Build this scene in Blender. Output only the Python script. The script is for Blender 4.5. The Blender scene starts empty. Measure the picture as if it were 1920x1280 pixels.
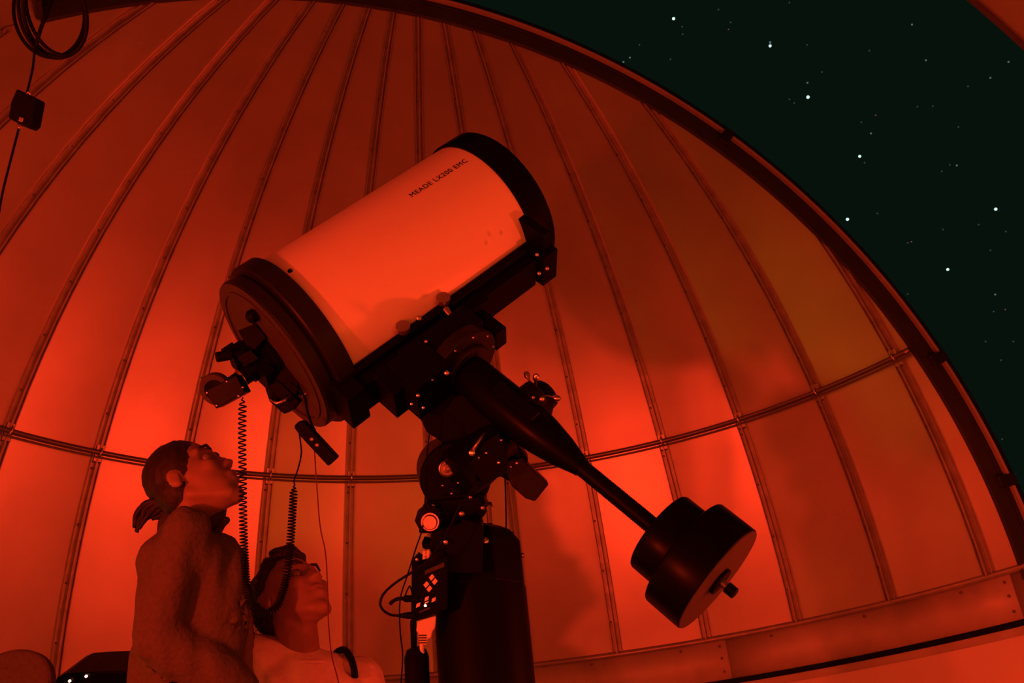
import bpy, bmesh, math, random
from mathutils import Vector, Matrix, noise
random.seed(4)
C = bpy.context.scene.collection
V = Vector
pi = math.pi

# ------------------------------------------------------------------ camera
ZS = 1.48                      # height of the dome's spring line above the floor
RD = 2.3                       # dome radius
FPX = 1817.4
PITCH, ROLL = 0.4822, -0.1053
CAM = V((.0669*RD, -.9667*RD, -.3168*RD + ZS))
_f = V((0, math.cos(PITCH), math.sin(PITCH)))
_u0 = V((0, -math.sin(PITCH), math.cos(PITCH)))
_r0 = V((1, 0, 0))
_r = math.cos(ROLL)*_r0 + math.sin(ROLL)*_u0
_u = -math.sin(ROLL)*_r0 + math.cos(ROLL)*_u0
cam_data = bpy.data.cameras.new('camera')
cam_data.sensor_width = 36
cam_data.lens = FPX/1920*36
cam_data.clip_start = .02
cam_data.clip_end = 3000
cam = bpy.data.objects.new('camera', cam_data)
C.objects.link(cam)
cam.matrix_world = Matrix(((_r.x, _u.x, -_f.x, CAM.x), (_r.y, _u.y, -_f.y, CAM.y), (_r.z, _u.z, -_f.z, CAM.z), (0, 0, 0, 1)))
bpy.context.scene.camera = cam

def ray(px, py): return _f + (px-960)/FPX*_r - (py-640)/FPX*_u
def at(px, py, D): return CAM + ray(px, py)*D           # measured point of the photograph at depth D metres

# ------------------------------------------------------------------ sky
world = bpy.data.worlds.new('night_sky')
bpy.context.scene.world = world
world.use_nodes = True
bg = world.node_tree.nodes['Background']
bg.inputs[0].default_value = (.0030, .0075, .0045, 1)
bg.inputs[1].default_value = 1.05

# ------------------------------------------------------------------ lamps
RED = (1, .040, .011)
def lamp(name, loc, power, color=RED, radius=.03, spot=None, aim=None):
    d = bpy.data.lights.new(name, 'SPOT' if spot else 'POINT')
    d.energy = power; d.color = color; d.shadow_soft_size = radius
    o = bpy.data.objects.new(name, d); C.objects.link(o); o.location = loc
    if spot:
        d.spot_size = spot; d.spot_blend = .6
        o.rotation_euler = (V(aim)-V(loc)).to_track_quat('-Z', 'Y').to_euler()
    return o
lamp('red_lamp', (-1.2, -1.45, ZS-.46), 105, radius=.035)
lamp('red_lamp', (1.42, -.10, ZS-.44), 66, radius=.03)
lamp('red_lamp', (-.05, -1.70, ZS-1.05), 24, radius=.03)
lamp('amber_lamp', (-1.86, .52, ZS-.45), 4.5, color=(1, .33, .01), radius=.03)
lamp('amber_lamp', (1.02, -1.28, ZS-.42), 5, color=(1, .28, .01), radius=.03)
vs = bpy.context.scene.view_settings
vs.view_transform = 'Standard'; vs.look = 'None'; vs.gamma = 1; vs.exposure = -.38
vs.use_curve_mapping = False

# ------------------------------------------------------------------ materials
def mat(name, col, rough=.5, metal=0., noise_amt=0., scale=30., bump=0., stretch=None, emit=None, estr=1., spec=.5):
    m = bpy.data.materials.new(name); m.use_nodes = True
    nt = m.node_tree; b = nt.nodes['Principled BSDF']
    b.inputs['Base Color'].default_value = (*col, 1)
    b.inputs['Roughness'].default_value = rough
    b.inputs['Metallic'].default_value = metal
    b.inputs['Specular IOR Level'].default_value = spec
    if emit:
        b.inputs['Emission Color'].default_value = (*emit, 1)
        b.inputs['Emission Strength'].default_value = estr
    if noise_amt or bump:
        tc = nt.nodes.new('ShaderNodeTexCoord'); mp = nt.nodes.new('ShaderNodeMapping')
        if stretch: mp.inputs['Scale'].default_value = stretch
        n = nt.nodes.new('ShaderNodeTexNoise'); n.inputs['Scale'].default_value = scale; n.inputs['Detail'].default_value = 6
        nt.links.new(tc.outputs['Object'], mp.inputs[0]); nt.links.new(mp.outputs[0], n.inputs['Vector'])
        if noise_amt:
            r = nt.nodes.new('ShaderNodeValToRGB')
            r.color_ramp.elements[0].position = .3; r.color_ramp.elements[1].position = .7
            r.color_ramp.elements[0].color = (*[c*(1-noise_amt) for c in col], 1)
            r.color_ramp.elements[1].color = (*[min(1, c*(1+noise_amt)) for c in col], 1)
            nt.links.new(n.outputs['Fac'], r.inputs[0]); nt.links.new(r.outputs[0], b.inputs['Base Color'])
        if bump:
            bp = nt.nodes.new('ShaderNodeBump'); bp.inputs['Strength'].default_value = bump; bp.inputs['Distance'].default_value = .01
            nt.links.new(n.outputs['Fac'], bp.inputs['Height']); nt.links.new(bp.outputs[0], b.inputs['Normal'])
    return m
M = dict(
    dome=mat('dome_sheet_metal', (.50, .48, .46), .34, .8, .10, 3.0, .02),
    rib=mat('rib_metal', (.34, .33, .32), .38, .55, .15, 20),
    seam=mat('seam_sealant', (.12, .12, .12), .7),
    pipe=mat('pipe_metal', (.20, .19, .18), .3, .7),
    skirt=mat('skirt_painted_metal', (.42, .40, .38), .55, .1, .25, 4.0, .05),
    wall=mat('wall_paint', (.62, .60, .57), .7, 0, .05, 3),
    floor=mat('floor_paint', (.16, .16, .16), .7, 0, .2, 5),
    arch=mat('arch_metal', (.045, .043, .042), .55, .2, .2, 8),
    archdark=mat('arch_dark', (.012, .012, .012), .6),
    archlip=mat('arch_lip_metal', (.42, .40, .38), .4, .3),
    white=mat('white_enamel', (.80, .79, .77), .34, 0, .02, 4),
    black=mat('black_anodised', (.0035, .0042, .004), .5, spec=.05),
    satin=mat('black_satin', (.004, .0048, .0045), .40, spec=.07),
    gloss=mat('black_gloss', (.003, .0038, .0035), .30, spec=.05),
    cell=mat('dark_grey_cell_paint', (.012, .013, .012), .45, 0, .1, 40, spec=.15),
    plate=mat('rear_plate_paint', (.055, .050, .050), .5, 0, .06, 30, spec=.2),
    chrome=mat('polished_steel', (.6, .59, .58), .25, 1),
    steel=mat('dull_steel', (.35, .34, .33), .35, .9),
    brass=mat('brass_ring', (.55, .40, .12), .35, .8),
    rubber=mat('black_rubber', (.004, .0045, .004), .65, spec=.1),
    redwire=mat('dark_red_wire', (.10, .03, .03), .5),
    white_plastic=mat('white_plastic', (.72, .70, .68), .45),
    knob=mat('bare_aluminium', (.5, .49, .48), .3, .9),
    print_=mat('black_print', (.02, .02, .02), .6),
    led=mat('red_led', (.9, .1, .1), .3, emit=(1, .28, .2), estr=14),
    skin=mat('skin', (.26, .17, .14), .55, 0, .06, 20, .05),
    hair=mat('dark_brown_hair', (.011, .007, .005), .65, 0, .4, 60, .5, (1, 1, .1)),
    jacket=mat('fleece_jacket', (.10, .09, .08), .95, 0, .12, 90, .4),
    lining=mat('jacket_collar_lining', (.035, .03, .028), .9),
    tshirt=mat('pale_cotton', (.60, .58, .55), .9, 0, .05, 50, .3),
    jeans=mat('dark_denim', (.03, .04, .07), .9, 0, .2, 120, .3),
    shoe=mat('dark_shoe_leather', (.02, .02, .02), .5),
    eye=mat('eye_white', (.16, .14, .13), .3),
    iris=mat('dark_iris', (.02, .015, .01), .2),
    wood=mat('stool_wood', (.25, .15, .08), .5, 0, .2, 20),
)
for k, m in M.items(): pass

# ------------------------------------------------------------------ helpers
def obj(name, bm, m, parent=None, smooth=False, bevel=0, seg=2):
    me = bpy.data.meshes.new(name)
    bmesh.ops.recalc_face_normals(bm, faces=bm.faces[:])
    bm.to_mesh(me); bm.free()
    me.materials.append(M[m] if isinstance(m, str) else m)
    if smooth:
        for p in me.polygons: p.use_smooth = True
    o = bpy.data.objects.new(name, me); C.objects.link(o)
    if parent:
        o.parent = parent
        o.matrix_parent_inverse = parent.matrix_basis.inverted()
    if smooth == 'auto':
        mark_sharp(me)
    if bevel:
        md = o.modifiers.new('bevel', 'BEVEL'); md.width = bevel; md.segments = seg; md.limit_method = 'ANGLE'; md.angle_limit = .6
    return o
def mark_sharp(me, ang=.6):
    bm = bmesh.new(); bm.from_mesh(me)
    for e in bm.edges:
        if len(e.link_faces) == 2 and e.calc_face_angle(0) > ang: e.smooth = False
    bm.to_mesh(me); bm.free()
def tag(o, label=None, cat=None, group=None, kind=None):
    if label: o['label'] = label
    if cat: o['category'] = cat
    if group: o['group'] = group
    if kind: o['kind'] = kind
    return o
def empty(name, loc, label=None, cat=None, group=None, kind=None):
    o = bpy.data.objects.new(name, None); C.objects.link(o); o.location = loc
    o.empty_display_size = .05
    return tag(o, label, cat, group, kind)
def frame(ax):
    z = V(ax).normalized()
    x = z.cross(V((0, 0, 1)))
    if x.length < 1e-3: x = V((1, 0, 0))
    x.normalize(); y = z.cross(x)
    return x, y, z
def add_lathe(bm, origin, axis, prof, n=48, caps=True, fr=None):
    x, y, z = fr or frame(axis)
    rings = []
    for s, r in prof:
        o = V(origin) + z*s
        if r < 1e-6: rings.append([bm.verts.new(o)])
        else: rings.append([bm.verts.new(o + x*math.cos(2*pi*k/n)*r + y*math.sin(2*pi*k/n)*r) for k in range(n)])
    for a, b in zip(rings, rings[1:]):
        for k in range(n):
            if len(a) == 1 and len(b) == 1: continue
            if len(a) == 1: bm.faces.new((a[0], b[k], b[(k+1) % n]))
            elif len(b) == 1: bm.faces.new((a[k], b[0], a[(k+1) % n]))
            else: bm.faces.new((a[k], b[k], b[(k+1) % n], a[(k+1) % n]))
    if caps:
        for rg in (rings[0], rings[-1]):
            if len(rg) > 2: bm.faces.new(rg)
def lathe(name, origin, axis, prof, m, parent=None, n=48, smooth='auto', bevel=0, caps=True):
    bm = bmesh.new(); add_lathe(bm, origin, axis, prof, n, caps)
    return obj(name, bm, m, parent, smooth, bevel)
def add_box(bm, c, ax, h):
    X, Y, Z = [V(a).normalized() for a in ax]
    vs_ = [bm.verts.new(V(c) + X*h[0]*i + Y*h[1]*j + Z*h[2]*k) for i in (-1, 1) for j in (-1, 1) for k in (-1, 1)]
    for q in ((0, 1, 3, 2), (4, 6, 7, 5), (0, 4, 5, 1), (2, 3, 7, 6), (0, 2, 6, 4), (1, 5, 7, 3)):
        bm.faces.new([vs_[i] for i in q])
def box(name, c, ax, h, m, parent=None, bevel=.002):
    bm = bmesh.new(); add_box(bm, c, ax, h)
    return obj(name, bm, m, parent, False, bevel)
def add_prism(bm, pts, depth):
    a = [bm.verts.new(p) for p in pts]; b = [bm.verts.new(V(p)+V(depth)) for p in pts]
    n = len(pts)
    bm.faces.new(a); bm.faces.new(b[::-1])
    for i in range(n): bm.faces.new((a[i], b[i], b[(i+1) % n], a[(i+1) % n]))
def prism(name, px, D, th, m, parent=None, bevel=.002, nrm=None, smooth=False):
    """a solid plate: outline measured at depth D, real thickness th"""
    nrm = V(nrm).normalized() if nrm is not None else _f
    cx = sum(p[0] for p in px)/len(px); cy = sum(p[1] for p in px)/len(px)
    P0 = at(cx, cy, D)
    pts = []
    for p in px:
        d = ray(*p); t = ((P0-CAM) @ nrm)/(d @ nrm) if nrm is not _f else D
        pts.append(CAM + d*t)
    bm = bmesh.new(); add_prism(bm, pts, nrm*th)
    return obj(name, bm, m, parent, smooth, bevel)
def catmull(pts, n=8, closed=False):
    pts = [V(p) for p in pts]; out = []
    N = len(pts)
    rng = range(N if closed else N-1)
    for i in rng:
        p0 = pts[(i-1) % N] if closed or i > 0 else pts[0]*2-pts[1]
        p1 = pts[i]; p2 = pts[(i+1) % N]
        p3 = pts[(i+2) % N] if closed or i+2 < N else pts[-1]*2-pts[-2]
        for k in range(n):
            t = k/n
            out.append(.5*((2*p1)+(p2-p0)*t+(2*p0-5*p1+4*p2-p3)*t*t+(3*p1-p0-3*p2+p3)*t**3))
    if not closed: out.append(pts[-1])
    return out
def add_tube(bm, path, rad, n=8, closed=False):
    path = [V(p) for p in path]; N = len(path); rings = []
    up = None
    for i, p in enumerate(path):
        t = (path[(i+1) % N]-path[i-1]) if closed else (path[min(i+1, N-1)]-path[max(i-1, 0)])
        if t.length < 1e-9: t = V((0, 0, 1))
        t.normalize()
        if up is None:
            up = t.cross(V((.3, .5, .8))).normalized()
        up = (up - t*(up @ t))
        if up.length < 1e-6: up = t.orthogonal()
        up.normalize(); s = t.cross(up)
        r = rad[i] if isinstance(rad, (list, tuple)) else rad
        rings.append([bm.verts.new(p + up*math.cos(2*pi*k/n)*r + s*math.sin(2*pi*k/n)*r) for k in range(n)])
    for i in range(N if closed else N-1):
        a = rings[i]; b = rings[(i+1) % N]
        for k in range(n): bm.faces.new((a[k], a[(k+1) % n], b[(k+1) % n], b[k]))
    if not closed:
        bm.faces.new(rings[0]); bm.faces.new(rings[-1])
def tube(name, path, rad, m, parent=None, n=8, closed=False):
    bm = bmesh.new(); add_tube(bm, path, rad, n, closed)
    return obj(name, bm, m, parent, True)
def screw(parent, p, nrm, r, m='chrome', name='screw'):
    """domed screw head"""
    return lathe(name, p, nrm, [(-r*.4, r), (0, r), (r*.45, r*.8), (r*.6, r*.35), (r*.35, r*.3), (r*.35, 0)], m, parent, 12)

# ================================================================== the dome
O = V((0, 0, ZS))
AZ0 = -1.0124; DA = math.radians(10)
NS = V((math.cos(1.2054), -math.sin(1.2054), 0))      # across the slit; the slit is |X.NS| < SW
SD = V((math.sin(1.2054), math.cos(1.2054), 0))       # along the slit
SW = .2368*RD
ELR = math.radians(22.0)
def sph(az, el, R=RD): return O + V((math.sin(az)*math.cos(el), math.cos(az)*math.cos(el), math.sin(el)))*R
ceiling = empty('ceiling', (0, 0, ZS), kind='structure')
EL_TOP = math.radians(87)
BACK = -.52*RD                                         # the slit runs a little past the zenith to here
def clip(bm, side):
    """cut away what lies inside the slit; side=+1 keeps X.NS>=SW"""
    g = bm.verts[:]+bm.edges[:]+bm.faces[:]
    bmesh.ops.bisect_plane(bm, geom=g, plane_co=O+NS*SW*side, plane_no=NS*side, clear_inner=True)
def keep_near(bm):   # the panels that close the dome behind the slit's end
    for co, no in ((O+NS*SW, -NS), (O-NS*SW, NS), (O+SD*BACK, -SD)):
        g = bm.verts[:]+bm.edges[:]+bm.faces[:]
        if g: bmesh.ops.bisect_plane(bm, geom=g, plane_co=co, plane_no=no, clear_inner=True)
def strip(a0, a1, e0, e1, n, R=RD, cols=1):
    bm = bmesh.new(); rows = []
    for i in range(n+1):
        e = e0+(e1-e0)*i/n
        p, q = sph(a0, e, R), sph(a1, e, R)
        rows.append([bm.verts.new(p.lerp(q, c/cols)) for c in range(cols+1)])
    for a, b in zip(rows, rows[1:]):
        for c in range(cols): bm.faces.new((a[c], a[c+1], b[c+1], b[c]))
    return bm
def add_back(me_name, bm, m, parent, smooth=True):
    if not bm.faces: bm.free(); return None
    o = obj(me_name, bm, m, parent, smooth)
    return o
for i in range(36):
    a0, a1 = AZ0+i*DA, AZ0+(i+1)*DA
    for e0, e1, n in ((0, ELR, 8), (ELR, EL_TOP, 22)):
        for f in (lambda b: clip(b, -1), lambda b: clip(b, 1), keep_near):
            bm = strip(a0, a1, e0, e1, n); f(bm)
            add_back('panel', bm, 'dome', ceiling)
# top cap
for f in (lambda b: clip(b, -1), lambda b: clip(b, 1), keep_near):
    bm = bmesh.new(); rg = [bm.verts.new(sph(AZ0+k*DA, EL_TOP)) for k in range(36)]; bm.faces.new(rg); f(bm)
    add_back('cap_panel', bm, 'dome', ceiling, False)

# ribs: double-flanged seams where two gores meet
PROF = [(-.022, .0), (-.022, .013), (-.019, .013), (-.018, .003), (-.006, .003), (-.005, .022), (.001, .022), (.002, .003), (.014, .003), (.015, .013), (.018, .013), (.018, .0)]
def rib_mesh(a, e0, e1, n=26):
    bm = bmesh.new(); rows = []
    tx = V((math.cos(a), -math.sin(a), 0))
    for i in range(n+1):
        e = e0+(e1-e0)*i/n; p = sph(a, e); inn = (O-p).normalized()
        k = max(.35, math.cos(e))**.4
        rows.append([bm.verts.new(p+tx*u*1.05*k+inn*(h+.002)) for u, h in PROF])
    for x, y in zip(rows, rows[1:]):
        for c in range(len(PROF)-1): bm.faces.new((x[c], x[c+1], y[c+1], y[c]))
    return bm
def screws_on(a, keep, parent):
    """little screw heads along a rib, joined: each is about 3 px"""
    bm = bmesh.new(); tx = V((math.cos(a), -math.sin(a), 0))
    for k in range(1, 15):
        e = math.radians(5.7*k-2.2)
        p = sph(a, e)
        if not keep(p): continue
        inn = (O-p).normalized()
        add_lathe(bm, p+inn*.006+tx*(-.012), inn, [(0, .0045), (.003, .0045), (.0045, .002), (.0045, 0)], 8)
    if bm.faces: tag(obj('rib_screws', bm, 'seam', parent, False), kind='stuff')
    else: bm.free()
for i in range(36):
    a = AZ0+i*DA
    for side in (-1, 1):
        bm = rib_mesh(a, 0, EL_TOP); clip(bm, side)
        if bm.faces:
            rb = obj('rib', bm, 'rib', ceiling, False)
            screws_on(a, lambda p: (p-O) @ NS*side > SW+.03, rb)
        else: bm.free()
# skirt band under the spring line with its own sheets, lip and screws
def band(z0, z1, r0, r1, a0, a1, n=6):
    bm = bmesh.new(); rows = []
    for i in range(n+1):
        a = a0+(a1-a0)*i/n
        rows.append([bm.verts.new(V((math.sin(a)*r, math.cos(a)*r, z))) for z, r in ((z0, r0), (z1, r1))])
    for x, y in zip(rows, rows[1:]): bm.faces.new((x[0], y[0], y[1], x[1]))
    return bm
skirt = empty('trim_1', (0, 0, ZS), kind='structure')
j0 = math.atan2(.93, 2.1)                # the seam seen at the lower right
for k in range(12):
    a0 = j0+k*pi/6; a1 = a0+pi/6
    o = obj('skirt_panel', band(ZS-.172, ZS-.003, RD-.004-(k % 2)*.003, RD-.002-(k % 2)*.003, a0, a1), 'skirt', skirt, True)
    md = o.modifiers.new('gauge', 'SOLIDIFY'); md.thickness = .003; md.offset = 0
    bm = bmesh.new()
    for zz in (-.035, -.085, -.14):
        aa = a0-.012; p = V((math.sin(aa)*(RD-.006), math.cos(aa)*(RD-.006), ZS+zz))
        add_lathe(bm, p, -V((p.x, p.y, 0)), [(0, .006), (.003, .006), (.005, .003), (.005, 0)], 8)
    for q in range(3):
        aa = a0+(q+.5)*DA; p = V((math.sin(aa)*(RD-.006), math.cos(aa)*(RD-.006), ZS-.03))
        add_lathe(bm, p, -V((p.x, p.y, 0)), [(0, .006), (.003, .006), (.005, .003), (.005, 0)], 8)
    tag(obj('skirt_screws', bm, 'seam', o), kind='stuff')
bm = bmesh.new(); N = 144
prof = [(-.010, RD+.004), (-.014, RD-.010), (-.011, RD-.017), (.0, RD-.020), (.010, RD-.012), (.012, RD+.003)]
rows = []
for k in range(N):
    a = 2*pi*k/N; rows.append([bm.verts.new(V((math.sin(a)*r, math.cos(a)*r, ZS+z))) for z, r in prof])
for k in range(N):
    x, y = rows[k], rows[(k+1) % N]
    for c in range(len(prof)-1): bm.faces.new((x[c], x[c+1], y[c+1], y[c]))
obj('base_ring', bm, 'rib', skirt, True)
# dark gap (rubber weather seal) and the wall the dome turns on
def ring(name, prof, m, parent=None, N=96, smooth=False):
    bm = bmesh.new(); rows = []
    for k in range(N):
        a = 2*pi*k/N; rows.append([bm.verts.new(V((math.sin(a)*r, math.cos(a)*r, z))) for z, r in prof])
    for k in range(N):
        x, y = rows[k], rows[(k+1) % N]; L = len(prof)
        for c in range(L): bm.faces.new((x[c], x[(c+1) % L], y[(c+1) % L], y[c]))
    return obj(name, bm, m, parent, smooth)
tag(ring('trim_2', [(ZS-.192, RD+.03), (ZS-.192, RD-.012), (ZS-.172, RD-.012), (ZS-.172, RD+.03)], 'rubber'), kind='structure')
tag(ring('trim_3', [(ZS-.226, RD+.04), (ZS-.226, RD-.004), (ZS-.193, RD-.004), (ZS-.193, RD+.04)], 'skirt'), kind='structure')
tag(ring('wall_round', [(-.0, RD+.08), (-.0, RD-.03), (ZS-.227, RD-.03), (ZS-.227, RD+.08)], 'wall'), kind='structure')
bm = bmesh.new(); add_lathe(bm, (0, 0, -.08), (0, 0, 1), [(0, RD+.1), (.08, RD+.1)], 96)
tag(obj('floor', bm, 'floor'), kind='structure')

# slit arches: a curb that stands on each cut edge and carries the shutter rail
def arch(name, side):
    root = empty(name, O+NS*SW*side, kind='structure')
    r0 = math.sqrt(RD*RD-SW*SW)
    def sweep(nm, prof, m, e0=-.02, e1=None, n=72):
        e1 = e1 if e1 is not None else math.acos(max(-1, BACK/r0))
        bm = bmesh.new(); rows = []
        for i in range(n+1):
            t = e0+(e1-e0)*i/n
            dr = SD*math.cos(t)+V((0, 0, 1))*math.sin(t)
            rows.append([bm.verts.new(O+NS*side*(SW+q)+dr*(r0+h)) for h, q in prof])
        L = len(prof)
        for x, y in zip(rows, rows[1:]):
            for c in range(L): bm.faces.new((x[c], x[(c+1) % L], y[(c+1) % L], y[c]))
        bm.faces.new(rows[0]); bm.faces.new(rows[-1][::-1])
        return obj(nm, bm, m, root, 'auto')
    # h = outwards from the dome, q = into the dome half (negative: into the opening)
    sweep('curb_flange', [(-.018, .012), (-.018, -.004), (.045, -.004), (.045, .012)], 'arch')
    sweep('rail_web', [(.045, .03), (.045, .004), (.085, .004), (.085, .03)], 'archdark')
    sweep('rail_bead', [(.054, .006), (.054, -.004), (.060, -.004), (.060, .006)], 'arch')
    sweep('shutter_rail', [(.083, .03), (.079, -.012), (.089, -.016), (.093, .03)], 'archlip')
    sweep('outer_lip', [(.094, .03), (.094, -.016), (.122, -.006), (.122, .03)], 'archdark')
    return root, r0
arch_a, r0 = arch('trim_4', -1)
arch_b, _ = arch('trim_5', 1)
# splice clamps on the near rail (the dark lumps seen on the arch)
for tdeg in (21.0, 8.0, 52):
    t = math.radians(tdeg); dr = SD*math.cos(t)+V((0, 0, 1))*math.sin(t); tg = -SD*math.sin(t)+V((0, 0, 1))*math.cos(t)
    box('splice_clamp', O-NS*(SW-.012)+dr*(r0+.062), (dr, NS, tg), (.042, .012, .022), 'archdark', arch_a)
# closing edge of the slit behind the zenith
tend = math.acos(BACK/r0)
dr = SD*math.cos(tend)+V((0, 0, 1))*math.sin(tend); tg = -SD*math.sin(tend)+V((0, 0, 1))*math.cos(tend)
tag(box('trim_6', O+dr*(r0+.05), (NS, dr, tg), (SW, .06, .012), 'arch'), kind='structure')

# the stiffening pipe round the dome, clipped to every rib
zr = math.sin(ELR)*RD; rr = math.cos(ELR)*RD-.03
amax = None
def inside(p, m=.03): return abs((p-O) @ NS) > SW+m
n_all = 360
seg = []
pts = [V((math.sin(AZ0+2*pi*k/n_all)*rr, math.cos(AZ0+2*pi*k/n_all)*rr, ZS+zr)) for k in range(n_all)]
runs = []; cur = []
start = next(k for k in range(n_all) if not (inside(pts[k], 0) or (pts[k]-O) @ SD < 0) )
for q in range(n_all+1):
    p = pts[(start+q) % n_all]
    if inside(p, 0) or (p-O) @ SD < 0: cur.append(p)
    elif cur: runs.append(cur); cur = []
if cur: runs.append(cur)
ringpipe = empty('stiffening_pipe', (0, 0, ZS+zr), 'thin dark metal pipe running horizontally round the inside of the dome, clipped to every rib', 'pipe')
for rn in runs: tube('pipe', rn, .0105, 'pipe', ringpipe, 10)
tube('wire_conduit', [p*1.0+V((0, 0, -.021)) for p in runs[0]], .0045, 'seam', ringpipe, 6)
for i in range(36):
    a = AZ0+i*DA
    p = sph(a, ELR)
    if not (inside(p, .03) or (p-O) @ SD < 0): continue
    tx = V((math.cos(a), -math.sin(a), 0)); rad = V((math.sin(a), math.cos(a), 0))
    b = V((rad.x*rr, rad.y*rr, ZS+zr))
    up = (sph(a, ELR+.02)-sph(a, ELR-.02)).normalized()
    br = box('pipe_bracket', b+rad*.016, (tx, up, rad), (.017, .036, .008), 'steel', ringpipe, .002)
    tube('u_bolt', [b+rad*.02+up*.018, b-rad*.004+up*.016, b-rad*.015, b-rad*.004-up*.016, b+rad*.02-up*.018], .004, 'chrome', br, 6)
    screw(br, b+rad*.008+up*.029, -rad, .005)

# ================================================================== telescope
CT = V((-.4053647, -.22899896, .34130064+ZS)); DT = V((.76196074, .17511758, .62349792))
ET = V((.64449953, -.11059643, -.7565638)); ET = (ET-DT*(ET @ DT)).normalized()
WT = DT.cross(ET).normalized()         # points away from the viewer
TT = CT+DT*.2971                        # where the declination axis meets the tube
def L3(a, t, b): return TT+DT*a+ET*t+WT*b
scope = empty('telescope', TT, 'large white telescope tube with black end rings, pointing up at the open slit', 'telescope')
lathe('tube_body', CT, DT, [(.07, .2), (.68, .2)], 'white', scope, 96)
lathe('rear_cell', CT, DT, [(.040, .196), (.040, .214), (.044, .2175), (.086, .2175), (.09, .214), (.09, .199)], 'cell', scope, 96)
lathe('rear_plate', CT, DT, [(.0, .05), (.0, .17), (.0, .198), (.004, .2025), (.030, .2025), (.031, .196), (.044, .196)], 'cell', scope, 96)
lathe('rear_face', CT, -DT, [(.0015, .0), (.0015, .2), (.0, .2)], 'plate', scope, 96)
lathe('raised_rim', CT, -DT, [(.0, .178), (.005, .178), (.005, .172), (0, .172)], 'plate', scope, 96, caps=False)
lathe('front_ring', CT, DT, [(.668, .2), (.668, .2055), (.672, .207), (.738, .207), (.742, .204), (.742, .19), (.70, .188)], 'gloss', scope, 96, caps=False)
lathe('corrector_glass', CT, DT, [(.70, .189), (.704, .189)], 'gloss', scope, 64)
lathe('secondary_holder', CT, DT, [(.704, .055), (.735, .055), (.74, .05), (.74, 0)], 'black', scope, 32)
# screw on the tube near its rear end
def on_tube(px, py, r=.2):
    d = ray(px, py).normalized(); o = CAM-CT
    dp = d-DT*(d @ DT); op = o-DT*(o @ DT)
    A = dp @ dp; B = dp @ op; K = op @ op-r*r
    t = (-B-math.sqrt(max(0, B*B-A*K)))/A
    X = CAM+d*t; return X, (X-CT) @ DT, (X-CT-DT*((X-CT) @ DT)).normalized()
X, s, nn = on_tube(544, 508); screw(scope, X, nn, .006, 'rubber', 'tube_screw')
# lettering along the tube
X0, s0, n0 = on_tube(768, 366); X1, s1, n1 = on_tube(878, 303)
fc = bpy.data.curves.new('lettering', 'FONT'); fc.body = 'MEADE LX200 EMC'; fc.size = 1; fc.space_character = 1.12
fo = bpy.data.objects.new('lettering_curve', fc); C.objects.link(fo)
dg = bpy.context.evaluated_depsgraph_get(); tm = fo.to_mesh()
xs = [v.co.x for v in tm.vertices]; ys = [v.co.y for v in tm.vertices]
wx = max(xs)-min(xs); hy = max(ys)
bm = bmesh.new(); bm.from_mesh(tm)
for sx_, sy_ in ((.022, 0), (0, .022), (.022, .022)):
    t0 = len(bm.verts); bm.from_mesh(tm); bm.verts.ensure_lookup_table()
    for v in bm.verts[t0:]: v.co += V((sx_, sy_, 0))
fo.to_mesh_clear(); bpy.data.objects.remove(fo)
bmesh.ops.triangulate(bm, faces=bm.faces[:])
nm_ = (n0+n1).normalized(); upd = (DT.cross(nm_)); upd = upd if upd @ -ET > 0 else -upd
HL = .0145
for v in bm.verts:
    s = s0+(v.co.x-min(xs))/wx*(s1-s0); h = (v.co.y/hy-.35)*HL/.2
    n = nm_*math.cos(h)+upd*math.sin(h); v.co = CT+DT*s+n*.2006
obj('lettering', bm, 'print_', scope)

# visual back, focuser and knobs on the rear plate (children: they ride on the tube)
def R3(px, py, dz=0):   # point on the rear face plane (dz metres behind it)
    d = ray(px, py); q = CT-DT*dz; t = ((q-CAM) @ DT)/(d @ DT); return CAM+d*t
cR = CT
lathe('visual_back', cR, -DT, [(0, .062), (.012, .062), (.016, .05), (.03, .05), (.032, .042), (.04, .042)], 'black', scope, 40)
up2 = -ET
box('focuser_body', cR-DT*.042+WT*.0, (DT, ET, WT), (.014, .060, .034), 'black', scope)
box('focuser_slide', cR-DT*.05-ET*.052, (DT, ET, WT), (.026, .016, .03), 'black', scope)
lathe('focuser_knob', cR-DT*.05-ET*.03-WT*.035, -DT*.9-ET*.35-WT*.2, [(0, .006), (.03, .006), (.03, .012), (.062, .012), (.064, .01)], 'rubber', scope, 20)
lathe('fine_focus_knob', R3(452, 640, .01), -DT, [(0, .005), (.02, .005), (.02, .011), (.05, .011)], 'rubber', scope, 20)
prism('mirror_lock_arm', [(463, 574), (470, 570), (482, 584), (492, 608), (500, 622), (496, 640), (484, 628), (470, 600), (463, 585)], 2.235, .02, 'black', scope)
lathe('mirror_lock_knob', R3(478, 590, .006), -DT, [(0, .016), (.012, .016), (.02, .008)], 'black', scope, 20)
prism('focus_motor', [(446, 620), (478, 606), (500, 632), (478, 656), (462, 648)], 2.19, .03, 'black', scope)
prism('finder_shoe', [(443, 668), (470, 655), (486, 672), (462, 686), (452, 680)], 2.19, .025, 'black', scope)
prism('carry_handle', [(497, 728), (520, 712), (545, 735), (560, 752), (548, 768), (533, 776), (526, 771), (505, 752)], 2.215, .04, 'black', scope)
tube('handle_bail', [at(508, 748, 2.2), at(520, 756, 2.19), at(534, 750, 2.19), at(538, 742, 2.2)], .004, 'chrome', scope)
prism('motor_block', [(505, 690), (540, 672), (562, 700), (556, 742), (530, 732), (510, 712)], 2.22, .05, 'black', scope)
tube('latch_wire', [at(569, 752, 2.235), at(567, 742, 2.23), at(575, 736, 2.23), at(589, 728, 2.24)], .0025, 'chrome', scope)
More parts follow.
